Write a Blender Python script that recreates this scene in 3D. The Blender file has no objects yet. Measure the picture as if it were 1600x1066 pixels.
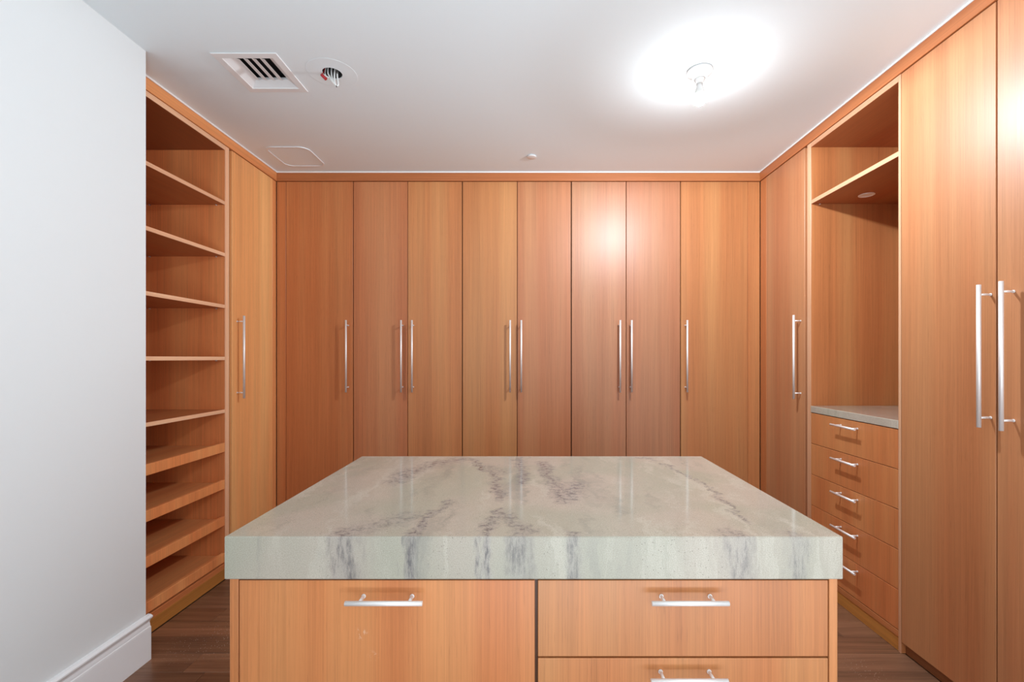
import bpy, bmesh, math, random
from mathutils import Vector, Matrix
random.seed(7)
S = bpy.context.scene
COL = S.collection

# ------------------------------------------------------------------ camera, world, lights, exposure
H = 1.36            # eye height
CEIL = 2.74
cam_d = bpy.data.cameras.new('camera'); cam = bpy.data.objects.new('camera', cam_d); COL.objects.link(cam)
cam.location = (0, 0, H); cam.rotation_euler = (math.radians(90), 0, 0)
cam_d.sensor_width = 36; cam_d.lens = 16.0; cam_d.shift_x = -27/1600; cam_d.shift_y = 27/1600
cam_d.clip_start = .05
S.camera = cam
S.view_settings.view_transform = 'Standard'; S.view_settings.look = 'None'
S.view_settings.exposure = 0.30; S.view_settings.gamma = 1; S.view_settings.use_curve_mapping = False
W = bpy.data.worlds.new('world'); S.world = W; W.use_nodes = True
W.node_tree.nodes['Background'].inputs['Color'].default_value = (.93, .96, 1, 1)
W.node_tree.nodes['Background'].inputs['Strength'].default_value = 1.0
BULB_STRENGTH = 200
# added fill light behind the camera, set in an unseen, made-up doorway
ad = bpy.data.lights.new('rear_fill', 'AREA'); ad.shape = 'RECTANGLE'; ad.size = 1.8; ad.size_y = 2.3
ad.energy = 15; ad.color = (.95, .975, 1.0)
al = bpy.data.objects.new('rear_fill', ad); COL.objects.link(al)
al.location = (.68, -.74, 1.25); al.rotation_euler = (math.radians(90), 0, 0)

# added uplight near the floor that brightens the ceiling
ud = bpy.data.lights.new('ceiling_fill', 'AREA'); ud.shape = 'RECTANGLE'; ud.size = 1.8; ud.size_y = .6
ud.energy = 46; ud.color = (.74, .88, 1.0)
ul = bpy.data.objects.new('ceiling_fill', ud); COL.objects.link(ul)
ul.location = (.6, -.42, .12); ul.rotation_euler = (math.radians(180+6), 0, 0)
# extra point light under the bare ceiling bulb, with a made-up profile: full below the horizon,
# fading out upwards to keep the ceiling from burning out
sd = bpy.data.lights.new('bulb_beam', 'POINT'); sd.energy = 80; sd.color = (.80, .91, 1.0); sd.shadow_soft_size = .024
sd.use_nodes = True
_t = sd.node_tree; _e = _t.nodes['Emission']
_c = _t.nodes.new('ShaderNodeTexCoord'); _s = _t.nodes.new('ShaderNodeSeparateXYZ'); _m = _t.nodes.new('ShaderNodeMapRange')
_m.interpolation_type = 'SMOOTHSTEP'
for _i, _v in enumerate((-.02, .27, 1., 0.)): _m.inputs[_i+1].default_value = _v
_t.links.new(_c.outputs['Normal'], _s.inputs[0]); _t.links.new(_s.outputs[2], _m.inputs[0]); _t.links.new(_m.outputs[0], _e.inputs['Strength'])
sl = bpy.data.objects.new('bulb_beam', sd); COL.objects.link(sl); sl.location = (.818, 2.185, 2.556)

# ------------------------------------------------------------------ materials
class NT:
    def __init__(s, name):
        s.m = bpy.data.materials.new(name); s.m.use_nodes = True
        s.t = s.m.node_tree; s.n = s.t.nodes; s.b = s.n['Principled BSDF']
    def node(s, typ, **kw):
        n = s.n.new(typ)
        for k, v in kw.items(): setattr(n, k, v)
        return n
    def link(s, a, b): s.t.links.new(a, b)
    def put(s, inp, v):
        if hasattr(v, 'is_linked') or isinstance(v, bpy.types.NodeSocket): s.link(v, inp)
        else: inp.default_value = v
    def math(s, op, a, b=None, c=None, clamp=False):
        n = s.node('ShaderNodeMath', operation=op, use_clamp=clamp)
        for i, v in enumerate((a, b, c)):
            if v is not None: s.put(n.inputs[i], v)
        return n.outputs[0]
    def vec(s, op, a, b=None, scale=None):
        n = s.node('ShaderNodeVectorMath', operation=op)
        s.put(n.inputs[0], a)
        if b is not None: s.put(n.inputs[1], b)
        if scale is not None: s.put(n.inputs[3], scale)
        return n.outputs[1] if op in ('DOT_PRODUCT', 'LENGTH') else n.outputs[0]
    def noise(s, v, scale, detail=2.0, rough=.5):
        n = s.node('ShaderNodeTexNoise'); s.put(n.inputs['Vector'], v)
        n.inputs['Scale'].default_value = scale; n.inputs['Detail'].default_value = detail
        n.inputs['Roughness'].default_value = rough
        return n
    def rng(s, v, a, b, c=0., d=1., smooth=True):
        n = s.node('ShaderNodeMapRange', interpolation_type='SMOOTHSTEP' if smooth else 'LINEAR')
        s.put(n.inputs[0], v)
        for i, x in enumerate((a, b, c, d)): n.inputs[i+1].default_value = x
        return n.outputs[0]
    def mix(s, f, a, b, blend='MIX'):
        n = s.node('ShaderNodeMix', data_type='RGBA', blend_type=blend)
        s.put(n.inputs[0], f); s.put(n.inputs[6], a); s.put(n.inputs[7], b)
        return n.outputs[2]

def lin(r, g, b):
    f = lambda c: (c/255/12.92) if c/255 <= .04045 else ((c/255+.055)/1.055)**2.4
    return (f(r), f(g), f(b), 1)

def plain(name, col, rough=.5, metal=0., spec=.5):
    k = NT(name); k.b.inputs['Base Color'].default_value = col; k.b.inputs['Roughness'].default_value = rough
    k.b.inputs['Metallic'].default_value = metal; k.b.inputs['Specular IOR Level'].default_value = spec
    # faint procedural variation so that no surface is perfectly flat
    tc = k.node('ShaderNodeTexCoord'); n = k.noise(tc.outputs['Object'], 40, 3)
    c = k.mix(k.math('MULTIPLY', n.outputs[0], .06), col, (col[0]*.85, col[1]*.85, col[2]*.85, 1))
    k.link(c, k.b.inputs['Base Color'])
    return k.m

def wood(name, axis, rough=.42, strength=1.0, spec=.5, scuffs=()):
    """straight-grained cherry veneer; the tone comes from the object's own colour"""
    k = NT(name)
    tc = k.node('ShaderNodeTexCoord'); oi = k.node('ShaderNodeObjectInfo')
    off = k.node('ShaderNodeCombineXYZ')
    for i, f in enumerate((37., 61., 23.)): k.link(k.math('MULTIPLY', oi.outputs['Random'], f), off.inputs[i])
    p = k.vec('ADD', tc.outputs['Object'], off.outputs[0])
    sc = lambda a, g: tuple(g if i == axis else a for i in range(3))
    wob = k.noise(k.vec('MULTIPLY', p, sc(3., .9)), 1., 1.)
    p2 = k.vec('ADD', p, k.vec('SCALE', k.vec('SUBTRACT', wob.outputs[1], (.5, .5, .5)), scale=.012))
    broad = k.noise(k.vec('MULTIPLY', p2, sc(7., .25)), 1., 1.5)
    mid = k.noise(k.vec('MULTIPLY', p2, sc(38., .5)), 1., 2.)
    fine = k.noise(k.vec('MULTIPLY', p2, sc(260., 2.2)), 1., 2.)
    pore = k.noise(k.vec('MULTIPLY', p, sc(420., 14.)), 1., 1.)
    v = k.math('MULTIPLY_ADD', k.math('SUBTRACT', broad.outputs[0], .5), .60*strength, 1.0)
    v = k.math('ADD', v, k.math('MULTIPLY', k.math('SUBTRACT', mid.outputs[0], .5), .30*strength))
    v = k.math('ADD', v, k.math('MULTIPLY', k.math('SUBTRACT', fine.outputs[0], .5), .44*strength))
    v = k.math('SUBTRACT', v, k.math('MULTIPLY', k.rng(pore.outputs[0], .62, .75), .14*strength))
    v = k.math('MAXIMUM', v, .3)
    c = k.vec('SCALE', oi.outputs['Color'], scale=v)
    hue = k.mix(k.rng(broad.outputs[0], .35, .7), (1.06, .93, .86, 1), (.98, 1.03, 1.02, 1))
    c = k.mix(1., c, hue, 'MULTIPLY')
    for (px, pz, rad) in scuffs:             # rubbed pale marks
        dd = k.vec('LENGTH', k.vec('SUBTRACT', tc.outputs['Object'], (px, -.011, pz)))
        nn = k.noise(k.vec('MULTIPLY', tc.outputs['Object'], (90, 90, 60)), 1., 3., .7)
        c = k.mix(k.math('MULTIPLY', k.rng(dd, 0, rad, 1, 0), k.rng(nn.outputs[0], .52, .62, 0, .5)), c, lin(232, 205, 180))
    k.link(c, k.b.inputs['Base Color'])
    k.b.inputs['Specular IOR Level'].default_value = spec
    k.link(k.math('MULTIPLY_ADD', fine.outputs[0], .10, rough-.05), k.b.inputs['Roughness'])
    bp = k.node('ShaderNodeBump'); bp.inputs['Strength'].default_value = .04; bp.inputs['Distance'].default_value = .001
    k.link(fine.outputs[0], bp.inputs['Height']); k.link(bp.outputs[0], k.b.inputs['Normal'])
    return k.m

WX, WY, WZ = wood('cherry_grain_x', 0), wood('cherry_grain_y', 1), wood('cherry_grain_z', 2)
WZS = wood('cherry_grain_z_scuffed', 2, scuffs=((-.065, .222, .022), (-.035, .165, .018)))
CH = (.50, .200, .073)                        # cherry tone
def tone(f=1., r=0., b=1.): return (CH[0]*f*(1+r), CH[1]*f*(1-r*.6), CH[2]*f*(1-r)*b, 1)

M_WALL = plain('wall_paint', lin(224, 227, 227), .45, spec=.3)
M_CEIL = plain('ceiling_paint', lin(238, 246, 249), .8, spec=.1)
M_TRIMW = plain('white_gloss_paint', lin(238, 239, 240), .35)
M_WHITE = plain('white_metal', lin(236, 236, 236), .45)
M_PORC = plain('white_porcelain', lin(238, 238, 236), .25)
M_STEEL = plain('satin_nickel', (.90, .87, .85, 1), .48, .5)
M_DARK = plain('dark_void', (.012, .012, .012, 1), .8)
M_GALV = plain('galvanised_box', (.10, .10, .10, 1), .5, .6)
M_RED = plain('red_plastic', lin(178, 38, 44), .4)
M_WIRE = plain('white_wire', lin(225, 225, 222), .4)
M_COPPER = plain('bare_wire_end', (.08, .06, .05, 1), .5, .5)
M_LENS = plain('frosted_lens', (.42, .40, .38, 1), .3)
M_BEAD = plain('white_caulk', lin(246, 243, 240), .5)
kb = NT('lit_bulb'); kb.b.inputs['Emission Color'].default_value = (.90, .96, 1.0, 1)
kb.b.inputs['Emission Strength'].default_value = BULB_STRENGTH
tcb = kb.node('ShaderNodeTexCoord'); M_BULB = kb.m

def marble(name, veins, origin):
    k = NT(name); tc = k.node('ShaderNodeTexCoord')
    p = k.vec('ADD', tc.outputs['Object'], origin)
    pz = k.vec('MULTIPLY', p, (1, 1, .25))
    n1 = k.noise(pz, 7., 4., .6); n2 = k.noise(pz, 34., 3., .6)
    n3 = k.noise(pz, 110., 3., .65)
    d = k.vec('ADD', k.vec('SCALE', k.vec('SUBTRACT', n1.outputs[1], (.5, .5, .5)), scale=.13),
              k.vec('ADD', k.vec('SCALE', k.vec('SUBTRACT', n2.outputs[1], (.5, .5, .5)), scale=.055),
                    k.vec('SCALE', k.vec('SUBTRACT', n3.outputs[1], (.5, .5, .5)), scale=.028)))
    q = k.vec('MULTIPLY', k.vec('ADD', p, d), (1, 1, 0))
    best = None
    for (a, b, w, s) in veins:
        a, b = Vector((*a, 0)), Vector((*b, 0)); ba = b-a
        pa = k.vec('SUBTRACT', q, tuple(a))
        h = k.math('MULTIPLY', k.vec('DOT_PRODUCT', pa, tuple(ba)), 1/max(ba.length_squared, 1e-6), clamp=True)
        dist = k.vec('LENGTH', k.vec('SUBTRACT', pa, k.vec('SCALE', tuple(ba), scale=h)))
        v = k.rng(dist, 0., w*1.5, s, 0.)
        best = v if best is None else k.math('MAXIMUM', best, v)
    # soft drifts running from the far middle to the near left, clouded by noise
    rot = k.node('ShaderNodeMapping'); rot.inputs['Rotation'].default_value = (0, 0, math.radians(12))
    rot.inputs['Scale'].default_value = (10., 1.7, .5); k.link(k.vec('ADD', p, k.vec('SCALE', d, scale=1.2)), rot.inputs['Vector'])
    drift = k.noise(rot.outputs[0], 1., 5., .62)
    cloud = k.noise(pz, 3.2, 2.)
    base = k.mix(k.rng(cloud.outputs[0], .38, .62), lin(169, 166, 149), lin(182, 171, 156))
    base = k.mix(k.rng(drift.outputs[0], .52, .70, 0, .6), base, lin(134, 133, 125))
    base = k.mix(k.rng(drift.outputs[0], .47, .36, 0, .5), base, lin(198, 192, 176))
    gran = k.noise(p, 260., 2., .6); gran2 = k.noise(p, 420., 2., .7)
    base = k.mix(k.rng(gran2.outputs[0], .36, .66, .38, 0), base, lin(118, 112, 100))
    if best is not None:
        broken = k.noise(pz, 48., 6., .78)
        vi = k.math('MULTIPLY', best, k.rng(broken.outputs[0], .42, .66))
        base = k.mix(k.math('MULTIPLY', best, .42), base, lin(140, 134, 134))
        base = k.mix(k.math('MULTIPLY', vi, 1.0, clamp=True), base, lin(84, 80, 82))
    vor = k.node('ShaderNodeTexVoronoi'); k.link(p, vor.inputs['Vector']); vor.inputs['Scale'].default_value = 150
    patch = k.noise(pz, 9., 2.)
    spots = k.math('MULTIPLY', k.rng(vor.outputs['Distance'], .10, .26, 1, 0), k.rng(patch.outputs[0], .42, .62, .12, 1))
    sel = k.node('ShaderNodeSeparateColor'); k.link(vor.outputs['Color'], sel.inputs[0])
    spots = k.math('MULTIPLY', spots, k.rng(sel.outputs[0], .55, .6))
    base = k.mix(k.math('MULTIPLY', spots, .7), base, lin(92, 86, 76))
    pale = k.math('MULTIPLY', k.rng(vor.outputs['Distance'], .08, .2, 1, 0), k.rng(sel.outputs[1], .93, .95))
    base = k.mix(k.math('MULTIPLY', pale, .6), base, lin(236, 232, 222))
    k.link(base, k.b.inputs['Base Color'])
    nz = k.node('ShaderNodeSeparateXYZ'); k.link(tc.outputs['Normal'], nz.inputs[0])   # polished top, honed edge
    k.link(k.math('ADD', k.math('MULTIPLY_ADD', gran.outputs[0], .04, .07), k.rng(nz.outputs[2], .5, .9, .40, 0.)), k.b.inputs['Roughness'])
    k.b.inputs['Specular IOR Level'].default_value = .5
    return k.m

def planks_mat():
    k = NT('walnut_floorboard'); tc = k.node('ShaderNodeTexCoord'); oi = k.node('ShaderNodeObjectInfo')
    off = k.node('ShaderNodeCombineXYZ')
    for i, f in enumerate((31., 57., 19.)): k.link(k.math('MULTIPLY', oi.outputs['Random'], f), off.inputs[i])
    p = k.vec('ADD', tc.outputs['Object'], off.outputs[0])
    w = k.noise(k.vec('MULTIPLY', p, (1.2, 5, 5)), 1., 2.)
    p2 = k.vec('ADD', p, k.vec('SCALE', k.vec('SUBTRACT', w.outputs[1], (.5, .5, .5)), scale=.03))
    a = k.noise(k.vec('MULTIPLY', p2, (1.2, 26, 26)), 1., 3.)
    b = k.noise(k.vec('MULTIPLY', p2, (5, 150, 150)), 1., 2.)
    v = k.math('MULTIPLY_ADD', k.math('SUBTRACT', a.outputs[0], .5), 1.3, 1.)
    v = k.math('ADD', v, k.math('MULTIPLY', k.math('SUBTRACT', b.outputs[0], .5), .5))
    v = k.math('MAXIMUM', v, .3)
    c = k.vec('SCALE', oi.outputs['Color'], scale=v)
    # sawdust lying near the shelving and some scuffs near the drawers
    g = k.node('ShaderNodeNewGeometry').outputs['Position']
    vor = k.node('ShaderNodeTexVoronoi'); k.link(g, vor.inputs['Vector']); vor.inputs['Scale'].default_value = 130
    sel = k.node('ShaderNodeSeparateColor'); k.link(vor.outputs['Color'], sel.inputs[0])
    m1 = k.rng(k.vec('LENGTH', k.vec('SUBTRACT', g, (-1.53, 2.2, 0))), .05, .26, 1, 0)
    m2 = k.rng(k.vec('LENGTH', k.vec('SUBTRACT', g, (1.47, 1.99, 0))), .02, .12, .8, 0)
    m = k.math('MAXIMUM', m1, m2)
    dots = k.math('MULTIPLY', k.rng(vor.outputs['Distance'], .12, .3, 1, 0), k.rng(sel.outputs[0], .62, .66))
    c = k.mix(k.math('MULTIPLY', k.math('MULTIPLY', dots, m), .6), c, lin(205, 190, 172))
    k.link(c, k.b.inputs['Base Color']); k.b.inputs['Roughness'].default_value = .27
    return k.m
M_PLANK = planks_mat()

# ------------------------------------------------------------------ mesh helpers
def box(bm, x0, x1, y0, y1, z0, z1, bev=0., seg=1):
    t = bmesh.new()
    bmesh.ops.create_cube(t, size=1)
    for v in t.verts:
        v.co = Vector(((x0+x1)/2+v.co.x*(x1-x0), (y0+y1)/2+v.co.y*(y1-y0), (z0+z1)/2+v.co.z*(z1-z0)))
    if bev: bmesh.ops.bevel(t, geom=list(t.edges), offset=bev, segments=seg, affect='EDGES', profile=.5)
    me = bpy.data.meshes.new('tmp'); t.to_mesh(me); t.free(); bm.from_mesh(me); bpy.data.meshes.remove(me)

def tube(bm, pts, r, n=12, cap=True):
    pts = [Vector(p) for p in pts]; rings = []
    up = None
    for i, p in enumerate(pts):
        d = (pts[min(i+1, len(pts)-1)]-pts[max(i-1, 0)]).normalized()
        if up is None:
            up = d.orthogonal().normalized()
        else:
            up = (up-d*up.dot(d)).normalized()
        s = d.cross(up)
        rings.append([bm.verts.new(p+(up*math.cos(2*math.pi*j/n)+s*math.sin(2*math.pi*j/n))*r) for j in range(n)])
    for a, b in zip(rings, rings[1:]):
        for j in range(n): bm.faces.new((a[j], a[(j+1) % n], b[(j+1) % n], b[j])).smooth = True
    if cap: bm.faces.new(list(reversed(rings[0]))); bm.faces.new(rings[-1])

def lathe(bm, cx, cy, prof, n=32, capA=True, capB=True):
    """prof: (radius, z) from one end to the other"""
    rings = []
    for r, z in prof:
        rings.append([bm.verts.new((cx+r*math.cos(2*math.pi*j/n), cy+r*math.sin(2*math.pi*j/n), z)) for j in range(n)])
    for a, b in zip(rings, rings[1:]):
        for j in range(n): bm.faces.new((a[j], a[(j+1) % n], b[(j+1) % n], b[j])).smooth = True
    if capA: bm.faces.new(list(reversed(rings[0])))
    if capB: bm.faces.new(rings[-1])

def extrude_y(bm, prof, y0, y1):
    a = [bm.verts.new((x, y0, z)) for x, z in prof]; b = [bm.verts.new((x, y1, z)) for x, z in prof]
    n = len(prof)
    for i in range(n): bm.faces.new((a[i], a[(i+1) % n], b[(i+1) % n], b[i]))
    bm.faces.new(list(reversed(a))); bm.faces.new(b)

EDGE_SHELVING = (.82, .51, .32, 1)  # same lipping, lightened to make up for weaker light on the left
EDGE = (.58, .32, .19, 1)                   # paler solid lipping on the front edges
def worldpos(o):
    p = Vector(o.location)
    while o.parent: o = o.parent; p += Vector(o.location)
    return p

def obj(name, bm, mat, parent=None, color=None, kind=None, label=None):
    bmesh.ops.recalc_face_normals(bm, faces=list(bm.faces))
    xs = [v.co for v in bm.verts]
    lo = Vector([min(c[i] for c in xs) for i in range(3)]); hi = Vector([max(c[i] for c in xs) for i in range(3)])
    o0 = Vector(((lo.x+hi.x)/2, (lo.y+hi.y)/2, lo.z))
    for v in bm.verts: v.co -= o0
    me = bpy.data.meshes.new(name); bm.to_mesh(me); bm.free(); me.materials.append(mat)
    o = bpy.data.objects.new(name, me); COL.objects.link(o)
    o.location = o0
    if parent: o.parent = parent; o.location = o0-worldpos(parent)
    if color: o.color = color
    if kind: o['kind'] = kind
    if label: o['label'] = label
    return o

def bx(name, mat, parent, c, color=None, bev=.0015, seg=1, **kw):
    bm = bmesh.new(); box(bm, *c, bev, seg); return obj(name, bm, mat, parent, color, **kw)

def thing(name, label, cat, loc, group=None):
    o = bpy.data.objects.new(name, None); COL.objects.link(o); o.location = loc; o.empty_display_size = .1
    o['label'] = label; o['category'] = cat
    if group: o['group'] = group
    return o
def tag(o, label, cat, group=None):
    o['label'] = label; o['category'] = cat
    if group: o['group'] = group
    return o

def bar_handle(parent, face, axis, out, L, r, stand, inset, rp):
    """face: point on the front under the middle of the bar; one mesh of bar and two posts"""
    ax, ou, f = Vector(axis), Vector(out), Vector(face)
    bm = bmesh.new(); c = f+ou*stand
    e = .0012
    rr = [(-L/2, r-e), (-L/2+e, r), (L/2-e, r), (L/2, r-e)]
    tube(bm, [c-ax*L/2, c+ax*L/2], r, 16)
    for s in (-1, 1):
        q = f+ax*s*(L/2-inset)
        tube(bm, [q+ou*.0002, q+ou*(stand-r*.5)], rp, 10)
        tube(bm, [q+ou*.0002, q+ou*.003], rp*1.35, 10)
    return obj('handle', bm, M_STEEL, parent)

# ------------------------------------------------------------------ the room
XL, XR, YB = -1.872, 1.710, 3.370          # fronts of the built-in runs
WLX = -1.723                               # white wall
bm = bmesh.new()
pts = [(-2.62, -.85), (WLX, -.85), (WLX, 2.045), (-2.50, 2.045), (-2.50, 4.02), (-2.62, 4.02)]
a = [bm.verts.new((x, y, 0)) for x, y in pts]; b = [bm.verts.new((x, y, CEIL)) for x, y in pts]
for i in range(6): bm.faces.new((a[i], a[(i+1) % 6], b[(i+1) % 6], b[i]))
bm.faces.new(list(reversed(a))); bm.faces.new(b)
obj('wall_left', bm, M_WALL, kind='structure')
bx('wall_back', M_WALL, None, (-2.50, 2.42, 4.00, 4.10, 0, CEIL), kind='structure', bev=0)
bm = bmesh.new()
pts = [(2.42, -.85), (2.42, 4.0), (2.33, 4.0), (2.33, 1.215), (XR+.0225, 1.215), (XR+.0225, -.85)]
a = [bm.verts.new((x, y, 0)) for x, y in pts]; b = [bm.verts.new((x, y, CEIL)) for x, y in pts]
for i in range(6): bm.faces.new((a[i], a[(i+1) % 6], b[(i+1) % 6], b[i]))
bm.faces.new(list(reversed(a))); bm.faces.new(b)
obj('wall_right', bm, M_WALL, kind='structure')
bm = bmesh.new()                            # unseen rear wall; its doorway is made up, placed for the fill light
box(bm, -2.62, -.30, -.97, -.85, 0, CEIL); box(bm, 1.66, 2.42, -.97, -.85, 0, CEIL); box(bm, -.30, 1.66, -.97, -.85, 2.42, CEIL)
obj('wall_rear', bm, M_WALL, kind='structure')

# ceiling slab with two openings: the air outlet and the junction box
VX0, VX1, VY0, VY1 = -1.441, -1.143, 2.053, 2.353
JX, JY = -.9535, 2.204
holes = [(VX0+.03, VX1-.03, VY0+.03, VY1-.03), (JX-.055, JX+.055, JY-.055, JY+.055)]
xs = sorted({-2.62, 2.42, *[h[0] for h in holes], *[h[1] for h in holes]})
ys = sorted({-.97, 4.10, *[h[2] for h in holes], *[h[3] for h in holes]})
bm = bmesh.new()
for x0, x1 in zip(xs, xs[1:]):
    for y0, y1 in zip(ys, ys[1:]):
        cx, cy = (x0+x1)/2, (y0+y1)/2
        if any(h[0] < cx < h[1] and h[2] < cy < h[3] for h in holes): continue
        box(bm, x0, x1, y0, y1, CEIL, CEIL+.10)
bmesh.ops.remove_doubles(bm, verts=list(bm.verts), dist=1e-5)
obj('ceiling', bm, M_CEIL, kind='structure')

# floor: sub-floor and walnut boards
bm = bmesh.new(); box(bm, -2.62, 2.42, -.97, 4.10, -.05, -.012)
floor = obj('floor', bm, plain('subfloor', (.03, .022, .018, 1), .7), kind='structure')
rows = []
y = 1.9715
while y > -.95: y -= .1255
y += .1255
while y < 3.35: rows.append(y); y += .1255
for y in rows:
    x = -1.95 - random.random()*.8
    cuts = []
    while x < 1.72:
        cuts.append(x); x += random.choice((.9, 1.1, 1.3, 1.5))
    cuts.append(1.7295)
    if abs(y-1.9715) < .02: cuts = [-2.4, -1.503, -.31, .9, 1.7295]
    if abs(y-2.348) < .02: cuts = [-2.3, -1.644, -.4, .95, 1.7295]
    for x0, x1 in zip(cuts, cuts[1:]):
        x0 = max(x0, -1.868)
        if x1-x0 < .03: continue
        f = random.uniform(.78, 1.22); w = random.uniform(-.06, .06)
        bm = bmesh.new(); box(bm, x0+.0006, x1-.0006, y+.0006, y+.1249, -.0118, 0, .0012)
        obj('plank', bm, M_PLANK, floor, (.125*f*1.55*(1+w), .092*f, .050*f*(1-w), 1))

# skirting board along the white wall
bm = bmesh.new()
prof = [(0, 0), (.013, 0), (.013, .143), (.012, .150), (.009, .152), (.0085, .160), (.006, .170), (.009, .178), (.017, .186), (.021, .192), (.021, .197), (.012, .204), (0, .206)]
extrude_y(bm, [(WLX+.0005+px, pz) for px, pz in prof], -.849, 2.058)
obj('baseboard_left', bm, M_TRIMW, kind='structure')

# cherry crown strip round the three runs and the white bead above it
Z0 = 2.6715
def crown(name, c, mat):
    bm = bmesh.new(); box(bm, *c, .001); obj(name, bm, mat, None, tone(1.45, .0) if name == 'trim_2' else tone(.90, .06), kind='structure')  # left strip lightened in colour to stand in for missing light
crown('trim_1', (XL-.02, XR+.02, YB-.006, YB+.02, Z0, CEIL-.001), WX)
crown('trim_2', (XL-.02, XL+.006, 2.05, YB-.0065, Z0, CEIL-.001), WY)
crown('trim_3', (XR-.006, XR+.02, 1.222, YB-.0065, Z0, CEIL-.001), WY)
bx('trim_4', M_BEAD, None, (XL+.0065, XR-.0065, YB-.013, YB-.0065, CEIL-.010, CEIL-.0005), kind='structure', bev=.001)
bx('trim_5', M_BEAD, None, (XL+.0065, XL+.013, 2.05, YB-.0135, CEIL-.010, CEIL-.0005), kind='structure', bev=.001)
bx('trim_6', M_BEAD, None, (XR-.013, XR-.0065, 1.222, YB-.0135, CEIL-.010, CEIL-.0005), kind='structure', bev=.001)

# ------------------------------------------------------------------ wardrobes on the back wall
ZD0, ZD1 = .055, 2.668                      # door bottom and top
HC, HL = 1.375, .528                        # door handle: middle height and length
def carcass(root, x0, x1, y0, y1, z1=Z0-.002):
    """box of sides, top, bottom and back; the front stays open behind the doors"""
    bm = bmesh.new()
    box(bm, x0, x1, y0, y1, ZD0+.01, z1)
    return obj('carcass', bm, WZ, root, tone(.3))  # dark tone paints the shade seen in the door gaps
def door_y(root, x0, x1, col, hx):          # a door in the back run, facing the camera
    d = bx('door', WZ, root, (x0, x1, YB, YB+.020, ZD0, ZD1), col, .0012)
    bar_handle(d, (hx, YB, HC), (0, 0, 1), (0, -1, 0), HL, .0068, .045, .036, .0042)
    return d
def kick(root, c, mat, col): return bx('toe_kick', mat, root, c, col)  # its dark tone paints in the shadow under the doors

def back_wardrobe(name, label, x0, x1, doors, fillers=(), group=None):
    r = thing(name, label, 'wardrobe', ((x0+x1)/2, YB+.3, 0), group)
    carcass(r, x0+.001, x1-.001, YB+.0225, YB+.58)
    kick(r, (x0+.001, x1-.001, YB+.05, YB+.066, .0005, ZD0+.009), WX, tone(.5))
    for d in doors: door_y(r, *d)
    for (f0, f1, col) in fillers: bx('filler_strip', WZ, r, (f0, f1, YB+.001, YB+.021, ZD0, ZD1), col, .0012)
    return r
back_wardrobe('wardrobe', 'single-door cherry wardrobe with the reddest door, at the left corner of the back run', -1.871, -1.3035,
    [(-1.800, -1.3065, tone(1.0, .06), -1.340)], [(-1.8705, -1.8035, tone(1.0, .08))])
back_wardrobe('wardrobe', 'left double-door cherry wardrobe of the back run, just right of the reddest single door', -1.3030, -.4965,
    [(-1.3005, -.9030, tone(1.02, .03, 1.15), -.9376), (-.8985, -.4995, tone(1.08, -.02), -.858)])
back_wardrobe('wardrobe', 'middle double-door cherry wardrobe of the back run, straight behind the island, paler left door', -.4960, .3110,
    [(-.4930, -.0920, tone(.98, -.02), -.1403), (-.0875, .3075, tone(.86, .0, 1.2), -.0585)])
back_wardrobe('wardrobe', 'right double-door cherry wardrobe of the back run, with the bulb glinting on its left door', .3115, 1.1195,
    [(.3150, .7150, tone(.84, -.05, 1.3), .665), (.7195, 1.1165, tone(.80, -.03, 1.3), .749)])
back_wardrobe('wardrobe', 'single-door cherry wardrobe with a wide filler strip, at the right corner of the back run', 1.1200, 1.7095,
    [(1.1230, 1.6165, tone(.93, -.03), 1.155)], [(1.6190, 1.7080, tone(.96, .0))])

# single-door wardrobes on the side runs, next to the back corners
def side_wardrobe(sx, label, y0, y1, doors, fillers, recess):
    X = XL if sx < 0 else XR
    def rx(a, b):                            # depth behind the front plane
        return tuple(sorted((X+sx*a, X+sx*b)))
    r = thing('wardrobe', label, 'wardrobe', (X+sx*.3, (y0+y1)/2, 0))
    ca = rx(.0225, .58)
    carcass(r, ca[0], ca[1], y0+.001, y1-.001)
    kx = rx(.0205, .035) if sx > 0 and y0 < 2 else rx(.05, .066)
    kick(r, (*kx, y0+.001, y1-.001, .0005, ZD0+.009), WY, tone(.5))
    for (d0, d1, col, hy) in doors:
        d = bx('door', WZ, r, (*rx(0, .020), d0, d1, ZD0, ZD1), col, .0012)
        bar_handle(d, (X, hy, HC-.007), (0, 0, 1), (-sx, 0, 0), HL, .0072, .045, .036, .0042)
    for (f0, f1, col) in fillers: bx('filler_strip', WZ, r, (*rx(.001, .021), f0, f1, ZD0, ZD1), col, .0012)
    for (f0, f1, col) in recess: bx('recessed_strip', WZ, r, (*rx(.016, .022), f0, f1, ZD0, ZD1), col, .0008)
    return r
side_wardrobe(-1, 'tall single-door cherry wardrobe on the left run, between open shelving and the corner', 2.8395, 3.3685,
    [(2.866, 3.318, (.84, .43, .17, 1), 2.915)], [(3.321, 3.3675, tone(1.45, .0))], [(2.8405, 2.8655, tone(.75))])  # door and filler colours lightened to stand in for light this side lacks
side_wardrobe(1, 'tall single-door cherry wardrobe on the right run, between drawer niche and the corner', 2.8005, 3.3685,
    [(2.826, 3.283, tone(.93, -.05, 1.25), 2.866)], [(3.286, 3.3675, tone(.95, .05))], [(2.8015, 2.8255, tone(.80))])
side_wardrobe(1, 'big double-door cherry wardrobe nearest the camera, right of the drawer niche', 1.2225, 2.0935,
    [(1.668, 2.0925, tone(.88, -.03, 1.15), 1.686), (1.2245, 1.6630, tone(.86, -.02, 1.2), 1.606)], [], [])

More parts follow.
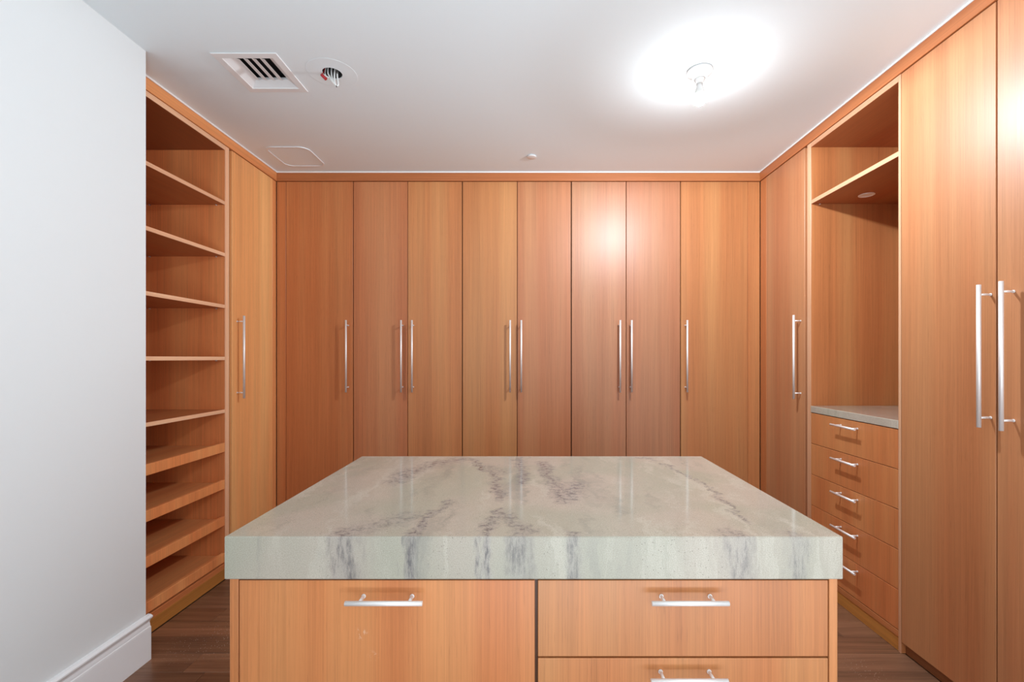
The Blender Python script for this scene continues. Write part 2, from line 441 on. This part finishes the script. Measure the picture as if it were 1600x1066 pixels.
# ------------------------------------------------------------------ open shelving on the left run
r = thing('shelving_unit', 'tall open cherry shelving unit with shoe trays, beside the white wall on the left', 'shelving', (XL-.28, 2.44, 0))
D0, D1 = XL-.58, XL
Yn, Yf = 2.050, 2.838
for a_, b_ in ((Yn, Yn+.034), (Yf-.036, Yf)):
    p_ = bx('side_panel', WZ, r, (D0, D1-.0032, a_, b_, .0005, Z0-.002), tone(1.56, .05))  # tones of this unit lifted, extra light put into the colour
    bx('edge_band', WZ, p_, (D1-.003, D1, a_, b_, .0005, Z0-.002), EDGE_SHELVING, .0006)
yi0, yi1 = Yn+.0345, Yf-.0365
bx('back_panel', WZ, r, (D0, D0+.012, yi0, yi1, .07, Z0-.002), tone(1.15))
p_ = bx('top_panel', WY, r, (D0+.0125, D1-.0032, yi0, yi1, 2.642, Z0-.002), tone(.52, .15))  # darkened to paint in the shade on its underside
bx('edge_band', WY, p_, (D1-.003, D1, yi0, yi1, 2.642, Z0-.002), EDGE_SHELVING, .0006)
bx('bottom_panel', WY, r, (D0+.0125, D1, yi0, yi1, .068, .097), tone(1.22, .03))
bx('plinth', WY, r, (D1-.02, D1, yi0, yi1, .0005, .0675), (.50, .235, .055, 1), label='yellower varnished plinth board')
for zt in (2.326, 2.008, 1.689, 1.3695, 1.045):
    s = bx('shelf', WY, r, (D0+.0125, D1-.0042, yi0, yi1, zt-.021, zt), tone(.84, .10), .0006)  # dark tone carries the shade under the shelves
    bx('edge_band', WY, s, (D1-.004, D1-.001, yi0, yi1, zt-.021, zt), EDGE_SHELVING, .0006)
    for py in (yi1-.006, yi0+.006):
        for px in (D1-.05, D1-.46):
            bm = bmesh.new(); tube(bm, [(px, py-.005, zt-.0245), (px, py+.005, zt-.0245)], .0032, 8); obj('shelf_pin', bm, M_STEEL, s)
for zt in (.840, .613, .388, .163):
    t = bx('shoe_tray', WY, r, (D0+.0125, D1-.0215, yi0+.001, yi1-.001, zt-.036, zt-.018), tone(1.25, .03), .001)
    bx('tray_lip', WZ, t, (D1-.021, D1-.001, yi0+.001, yi1-.001, zt-.0555, zt), tone(1.55, .0), .0015)  # lip brightened in colour, standing in for lamplight on its front

# ------------------------------------------------------------------ drawer niche on the right run
r = thing('drawer_unit', 'cherry drawer unit with five drawers and an open niche above, on the right run', 'drawer unit', (XR+.28, 2.45, 0))
D0, D1 = XR, XR+.58
Yn, Yf = 2.0945, 2.800
for a_, b_ in ((Yf-.035, Yf), (Yn, Yn+.014)):
    p_ = bx('side_panel', WZ, r, (D0+.0032, D1, a_, b_, .0005, Z0-.002), tone(1.0))
    bx('edge_band', WZ, p_, (D0, D0+.003, a_, b_, .0005, Z0-.002), EDGE, .0006)
yi0, yi1 = Yn+.0145, Yf-.0355
bx('back_panel', WZ, r, (D1-.012, D1, yi0, yi1, .07, Z0-.002), tone(.95))
p_ = bx('top_panel', WY, r, (D0+.0032, D1-.0125, yi0, yi1, 2.642, Z0-.002), tone(.66, .15))  # underside shade put into the dark reddish tone
bx('edge_band', WY, p_, (D0, D0+.003, yi0, yi1, 2.642, Z0-.002), EDGE, .0006)
bx('bottom_panel', WY, r, (D0, D1-.0125, yi0, yi1, .068, .097), tone(.95, .03))
bx('plinth', WY, r, (D0+.004, D0+.022, yi0, yi1, .0005, .0675), (.50, .235, .055, 1), label='yellower varnished plinth board')
s = bx('shelf', WY, r, (D0+.0042, D1-.0125, yi0, yi1, 2.2975, 2.3205), tone(.66, .15), .0006)  # dark reddish tone paints the shade below the niche shelf
bx('edge_band', WY, s, (D0+.001, D0+.004, yi0, yi1, 2.2975, 2.3205), EDGE, .0006)
bm = bmesh.new(); LX, LY = 1.934, 2.61
lathe(bm, LX, LY, [(.041, 2.2973), (.040, 2.2945), (.034, 2.2935), (.031, 2.2950), (.031, 2.2968)], 32)
pk = obj('puck_light', bm, M_STEEL, s)
bm = bmesh.new(); lathe(bm, LX, LY, [(.0305, 2.2955), (.028, 2.2945), (.001, 2.2942)], 24)
for py in (yi1-.006, yi0+.006):
    bm2 = bmesh.new(); tube(bm2, [(D0+.05, py-.005, 2.294), (D0+.05, py+.005, 2.294)], .0032, 8); obj('shelf_pin', bm2, M_STEEL, s)
bm.free()
bx('carcass', WZ, r, (D0+.023, D1-.0125, yi0, yi1, .0975, 1.022), tone(.3), 0)  # dark tone paints the shade between the drawers
for i in range(5):
    zb = .101+i*.1862
    d = bx('drawer', WZ, r, (D0+.001, D0+.021, yi0+.002, yi1-.001, zb, zb+.1832), tone((1.1, 1.06, 1.05, 1.02, 1.0)[i], (.06, .05, .03, .02, .02)[i]), .0012)
    bar_handle(d, (D0+.001, (yi0+yi1)/2-.002, zb+.147), (0, 1, 0), (-1, 0, 0), .19, .0058, .038, .032, .004)
ct = bx('niche_countertop', marble('pale_marble', [((1.75, 2.75), (2.2, 2.5), .03, .35)], (XR+.28, 2.44, 1.032)), None,
        (D0-.002, D1-.0135, yi0+.0005, yi1-.0005, 1.0325, 1.0715), None, .002)
tag(ct, 'small pale stone countertop above the five drawers in the right-hand niche', 'countertop')

# ------------------------------------------------------------------ island
IX0, IX1, IY0, IY1 = -.760, .782, 1.154, 2.062
ZB = .801
r = thing('island_cabinet', 'cherry island chest of drawers in the middle of the floor, under the stone slab', 'island', (.011, 1.6, 0))
bx('end_panel', WZ, r, (IX0, IX0+.0215, IY0, IY1, .0005, ZB), tone(1.04), .0012)
bx('end_panel', WZ, r, (IX1-.0215, IX1, IY0, IY1, .0005, ZB), tone(1.0, .03), .0012)
bx('back_panel', WZ, r, (IX0+.022, IX1-.022, IY1-.02, IY1, .0005, ZB), tone(1.))
bx('carcass', WZ, r, (IX0+.022, IX1-.022, IY0+.024, IY1-.021, .075, ZB), tone(.3), 0)  # shade of the drawer gaps painted as a dark tone
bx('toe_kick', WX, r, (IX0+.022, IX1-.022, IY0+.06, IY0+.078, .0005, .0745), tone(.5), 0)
XS = .018
def island_drawer(x0, x1, z0, z1, col, hx, hz, mat=None):
    d = bx('drawer', mat or WZ, r, (x0, x1, IY0+.0005, IY0+.022, z0, z1), col, .0016, 2)
    bar_handle(d, (hx, IY0+.0005, hz), (1, 0, 0), (0, -1, 0), .190, .0060, .036, .0335, .0042)
island_drawer(IX0+.0245, XS-.004, .440, .7965, tone(1.06, .02), -.358, .757, WZS)
island_drawer(IX0+.0245, XS-.004, .080, .4355, tone(1.06, .0), -.358, .396)
island_drawer(XS+.004, IX1-.0240, .603, .7965, tone(.96, -.02), .396, .757)
island_drawer(XS+.004, IX1-.0240, .4055, .5985, tone(.98, -.01), .394, .566)
island_drawer(XS+.004, IX1-.0240, .080, .401, tone(1.02, .0), .396, .362)

VE = []
def poly(pts, w, s):
    for a, b in zip(pts, pts[1:]): VE.append((a, b, w, s))
poly([(-.30, 2.03), (-.392, 1.951), (-.47, 1.83), (-.49, 1.66)], .05, .75)
poly([(-.266, 2.012), (-.144, 1.768), (-.095, 1.576), (-.082, 1.45)], .020, 1.0)
poly([(-.179, 1.904), (-.125, 1.80)], .045, .6)
poly([(-.25, 1.44), (-.300, 1.255), (-.302, 1.10)], .020, .95)
poly([(-.44, 1.18), (-.334, 1.30)], .055, .55)
poly([(-.080, 1.36), (-.100, 1.20), (-.118, 1.10)], .016, 1.0)
poly([(-.080, 1.34), (-.037, 1.24), (.0, 1.175)], .022, .8)
poly([(-.03, 1.175), (-.02, 1.10)], .030, .7)
poly([(-.06, 2.05), (-.018, 1.624)], .022, .9)
poly([(.063, 1.951), (.085, 1.66), (.116, 1.448), (.165, 1.624)], .040, .9)
poly([(.508, 2.064), (.546, 2.0)], .018, .6)
poly([(.563, 1.93), (.626, 1.758), (.618, 1.45), (.600, 1.25)], .013, .8)
poly([(-.469, 1.17), (-.462, 1.10)], .050, .8)
poly([(.108, 1.18), (.110, 1.10)], .024, .8)
poly([(.52, 1.175), (.545, 1.10)], .035, .7)
poly([(.68, 1.16), (.69, 1.10)], .020, .55)
IC = (-.770, .792, 1.1475, 2.092, ZB+.0005, .910)
ict = bx('island_countertop', marble('island_marble', VE, ((IC[0]+IC[1])/2, (IC[2]+IC[3])/2, ZB+.0005)), None, IC, None, .0035, 2)
tag(ict, 'thick grey-veined pale marble slab on top of the island', 'countertop')

# ------------------------------------------------------------------ things on the ceiling
# porcelain lampholder with a bare bulb
LX, LY = .818, 2.185
r = thing('ceiling_lamp', 'white porcelain lampholder with a bare lit bulb on the ceiling', 'lamp', (LX, LY, CEIL))
bm = bmesh.new(); lathe(bm, LX, LY, [(.060, CEIL-.0005), (.0615, CEIL-.006), (.059, CEIL-.012), (.044, CEIL-.022), (.036, CEIL-.032), (.034, CEIL-.040)], 40)
obj('base', bm, M_PORC, r)
bm = bmesh.new(); lathe(bm, LX, LY, [(.026, CEIL-.0405), (.0235, CEIL-.044), (.0205, CEIL-.050), (.0200, CEIL-.060), (.018, CEIL-.064)], 32)
obj('socket', bm, M_PORC, r)
bm = bmesh.new(); zb = CEIL-.0645
prof = [(.0135, zb), (.0145, zb-.012), (.019, zb-.026), (.0245, zb-.040), (.0285, zb-.054), (.0300, zb-.066), (.0288, zb-.079), (.0245, zb-.089), (.017, zb-.0955), (.008, zb-.0985), (.001, zb-.099)]
bm2 = bmesh.new(); lathe(bm2, LX, LY, prof[:3]+[(.0240, zb-.040), (.0276, zb-.0515), (.0255, zb-.0519)], 32); obj('bulb_screen', bm2, M_PORC, r)  # collar added to screen the bulb's light off the ceiling
lathe(bm, LX, LY, [(.0250, zb-.0524), (.0280, zb-.0526)]+prof[4:], 32); obj('bulb', bm, M_BULB, r)

# air outlet
r = thing('air_vent', 'square white ceiling air outlet with angled blades, near the white wall', 'vent', ((VX0+VX1)/2, (VY0+VY1)/2, CEIL))
bm = bmesh.new(); o_, i_ = .0, .029
def ring(bm, x0, x1, y0, y1, w0, w1, z0, z1):
    A = [bm.verts.new(p) for p in ((x0+w0, y0+w0, z0), (x1-w0, y0+w0, z0), (x1-w0, y1-w0, z0), (x0+w0, y1-w0, z0))]
    B = [bm.verts.new(p) for p in ((x0+w1, y0+w1, z1), (x1-w1, y0+w1, z1), (x1-w1, y1-w1, z1), (x0+w1, y1-w1, z1))]
    for i in range(4): bm.faces.new((A[i], A[(i+1) % 4], B[(i+1) % 4], B[i]))
for w0, w1, z0, z1 in ((0, .001, CEIL-.0005, CEIL-.005), (.001, .032, CEIL-.005, CEIL-.0055), (.032, .034, CEIL-.0055, CEIL-.002), (.034, .068, CEIL-.002, CEIL+.020), (.068, .069, CEIL+.020, CEIL+.030), (.069, .0320, CEIL+.030, CEIL+.030), (.032, .0305, CEIL+.030, CEIL+.0005), (.0305, 0, CEIL+.0005, CEIL-.0005)):
    ring(bm, VX0, VX1, VY0, VY1, w0, w1, z0, z1)
bmesh.ops.remove_doubles(bm, verts=list(bm.verts), dist=1e-5)
obj('frame', bm, M_WHITE, r)
for i in range(4):
    x0 = VX0+.0885+i*.0388                  # lower edge
    bm = bmesh.new()
    q = [(x0+.0012, CEIL+.0150), (x0-.0012, CEIL+.0138), (x0-.0215, CEIL+.0195), (x0-.0210, CEIL+.0212)]
    extrude_y(bm, q, VY0+.0695, VY1-.0695); obj('blade', bm, M_WHITE, r)
bm = bmesh.new()
box(bm, VX0+.032, VX1-.032, VY0+.032, VY1-.032, CEIL+.07, CEIL+.075)
for c in ((VX0+.032, VX0+.034, VY0+.032, VY1-.032), (VX1-.034, VX1-.032, VY0+.032, VY1-.032), (VX0+.034, VX1-.034, VY0+.032, VY0+.034), (VX0+.034, VX1-.034, VY1-.034, VY1-.032)):
    box(bm, *c, CEIL+.0305, CEIL+.07)
obj('duct', bm, M_DARK, r)

# open junction box with loose wires
r = thing('junction_box', 'open round junction box in the ceiling with dangling white wires and a red wire nut', 'junction box', (JX, JY, CEIL))
bm = bmesh.new(); N = 48
def disc_ring(bm, r0, r1, z0, z1):
    A = [bm.verts.new((JX+r0*math.cos(2*math.pi*j/N), JY+r0*math.sin(2*math.pi*j/N), z0)) for j in range(N)]
    B = [bm.verts.new((JX+r1*math.cos(2*math.pi*j/N), JY+r1*math.sin(2*math.pi*j/N), z1)) for j in range(N)]
    for j in range(N): bm.faces.new((A[j], A[(j+1) % N], B[(j+1) % N], B[j])).smooth = False
for a_ in ((.116, .1145, CEIL-.0003, CEIL-.0010), (.1145, .046, CEIL-.0010, CEIL-.0010), (.046, .0445, CEIL-.0010, CEIL+.003), (.0445, .116, CEIL+.003, CEIL-.0003)): disc_ring(bm, *a_)
bmesh.ops.remove_doubles(bm, verts=list(bm.verts), dist=1e-5)
obj('patch_plate', bm, M_CEIL, r)
bm = bmesh.new(); lathe(bm, JX, JY, [(.0500, CEIL+.0035), (.0500, CEIL+.055), (.049, CEIL+.056), (.048, CEIL+.055), (.048, CEIL+.0035)], 40, False, False)
lathe(bm, JX, JY, [(.048, CEIL+.055), (.048, CEIL+.053)], 40)
obj('box_shell', bm, M_GALV, r)
def curve(pts, n=8):
    P = [Vector(p) for p in pts]; P = [2*P[0]-P[1]]+P+[2*P[-1]-P[-2]]; out = []
    for i in range(1, len(P)-2):
        for k_ in range(n):
            t = k_/n; a_, b_, c_, d_ = P[i-1:i+3]
            out.append(.5*((2*b_)+(c_-a_)*t+(2*a_-5*b_+4*c_-d_)*t*t+(3*b_-a_-3*c_+d_)*t**3))
    out.append(P[-2]); return out
def wire(pts, rad=.0040, mat=None):
    bm = bmesh.new(); tube(bm, curve([(JX+a_, JY+b_, CEIL+c_) for a_, b_, c_ in pts]), rad, 8); return obj('wire', bm, mat or M_WIRE, r)
wire([(.012, .010, .05), (.010, .0, .0), (.012, -.004, -.035), (.017, -.006, -.058), (.024, -.004, -.062), (.028, 0, -.052), (.022, .004, -.01), (.018, .012, .05)])
wire([(-.006, .008, .05), (-.004, -.002, 0), (.004, -.006, -.035), (.014, -.008, -.056), (.020, -.006, -.060)])
wire([(-.022, .005, .05), (-.020, -.004, .002), (-.010, -.008, -.02), (.002, -.010, -.045), (.012, -.010, -.055)])
wire([(-.030, .006, .05), (-.033, -.005, .004), (-.030, -.010, -.008), (-.026, -.012, -.018)], .0022)
wire([(.030, -.004, .05), (.030, -.010, .006), (.026, -.012, -.004)], .004, M_GALV)
bm = bmesh.new(); tube(bm, [(JX+.0215, JY-.006, CEIL-.0600), (JX+.0235, JY-.0066, CEIL-.0700)], .0026, 8); obj('wire_end', bm, M_COPPER, r)
bm = bmesh.new()
tip = [Vector((JX-.047, JY-.012, CEIL-.014)), Vector((JX-.044, JY-.012, CEIL-.017)), Vector((JX-.027, JY-.014, CEIL-.034)), Vector((JX-.025, JY-.014, CEIL-.036))]
tube(bm, tip[:3], .0068, 10); tube(bm, [tip[2], tip[3]], .0075, 10)
nut = obj('wire_nut', bm, M_RED, r)
wire([(-.034, .004, .05), (-.040, -.004, .006), (-.047, -.012, -.0135)], .0018, M_RED)

# flush sprinkler cover
bm = bmesh.new(); lathe(bm, .016, 3.105, [(.027, CEIL-.0003), (.027, CEIL-.0055), (.0325, CEIL-.006), (.0325, CEIL-.0085), (.0315, CEIL-.0093), (.012, CEIL-.0098), (.001, CEIL-.0098)], 40)
tag(obj('sprinkler_cover', bm, M_WHITE), 'small round white disc on the ceiling just in front of the back wardrobes', 'ceiling disc')

# access panel with rounded corners
r = thing('access_panel', 'flush white rounded-square access panel in the ceiling near the left corner', 'panel', (-1.594, 3.112, CEIL))
def rsq(x0, x1, y0, y1, rad, n=8):
    o = []
    for cx, cy, a0 in ((x1-rad, y1-rad, 0), (x0+rad, y1-rad, 90), (x0+rad, y0+rad, 180), (x1-rad, y0+rad, 270)):
        for k_ in range(n+1):
            t = math.radians(a0+90*k_/n); o.append((cx+rad*math.cos(t), cy+rad*math.sin(t)))
    return o
A = rsq(-1.738, -1.450, 2.964, 3.262, .060); B = rsq(-1.729, -1.459, 2.973, 3.253, .051)
bm = bmesh.new(); n = len(A)
L_ = [[bm.verts.new((x, y, z)) for x, y in P] for P, z in ((A, CEIL-.0004), (A, CEIL-.0065), (B, CEIL-.0065), (B, CEIL-.0004))]
for a_, b_ in zip(L_, L_[1:]+L_[:1]):
    for i in range(n): bm.faces.new((a_[i], a_[(i+1) % n], b_[(i+1) % n], b_[i]))
obj('frame', bm, M_WHITE, r)
Cc = rsq(-1.7265, -1.4615, 2.9755, 3.2505, .0485)
bm = bmesh.new(); t_ = [bm.verts.new((x, y, CEIL-.0004)) for x, y in Cc]; u_ = [bm.verts.new((x, y, CEIL-.0025)) for x, y in Cc]
for i in range(n): bm.faces.new((t_[i], t_[(i+1) % n], u_[(i+1) % n], u_[i]))
bm.faces.new(t_); bm.faces.new(list(reversed(u_)))
obj('panel', bm, M_CEIL, r)
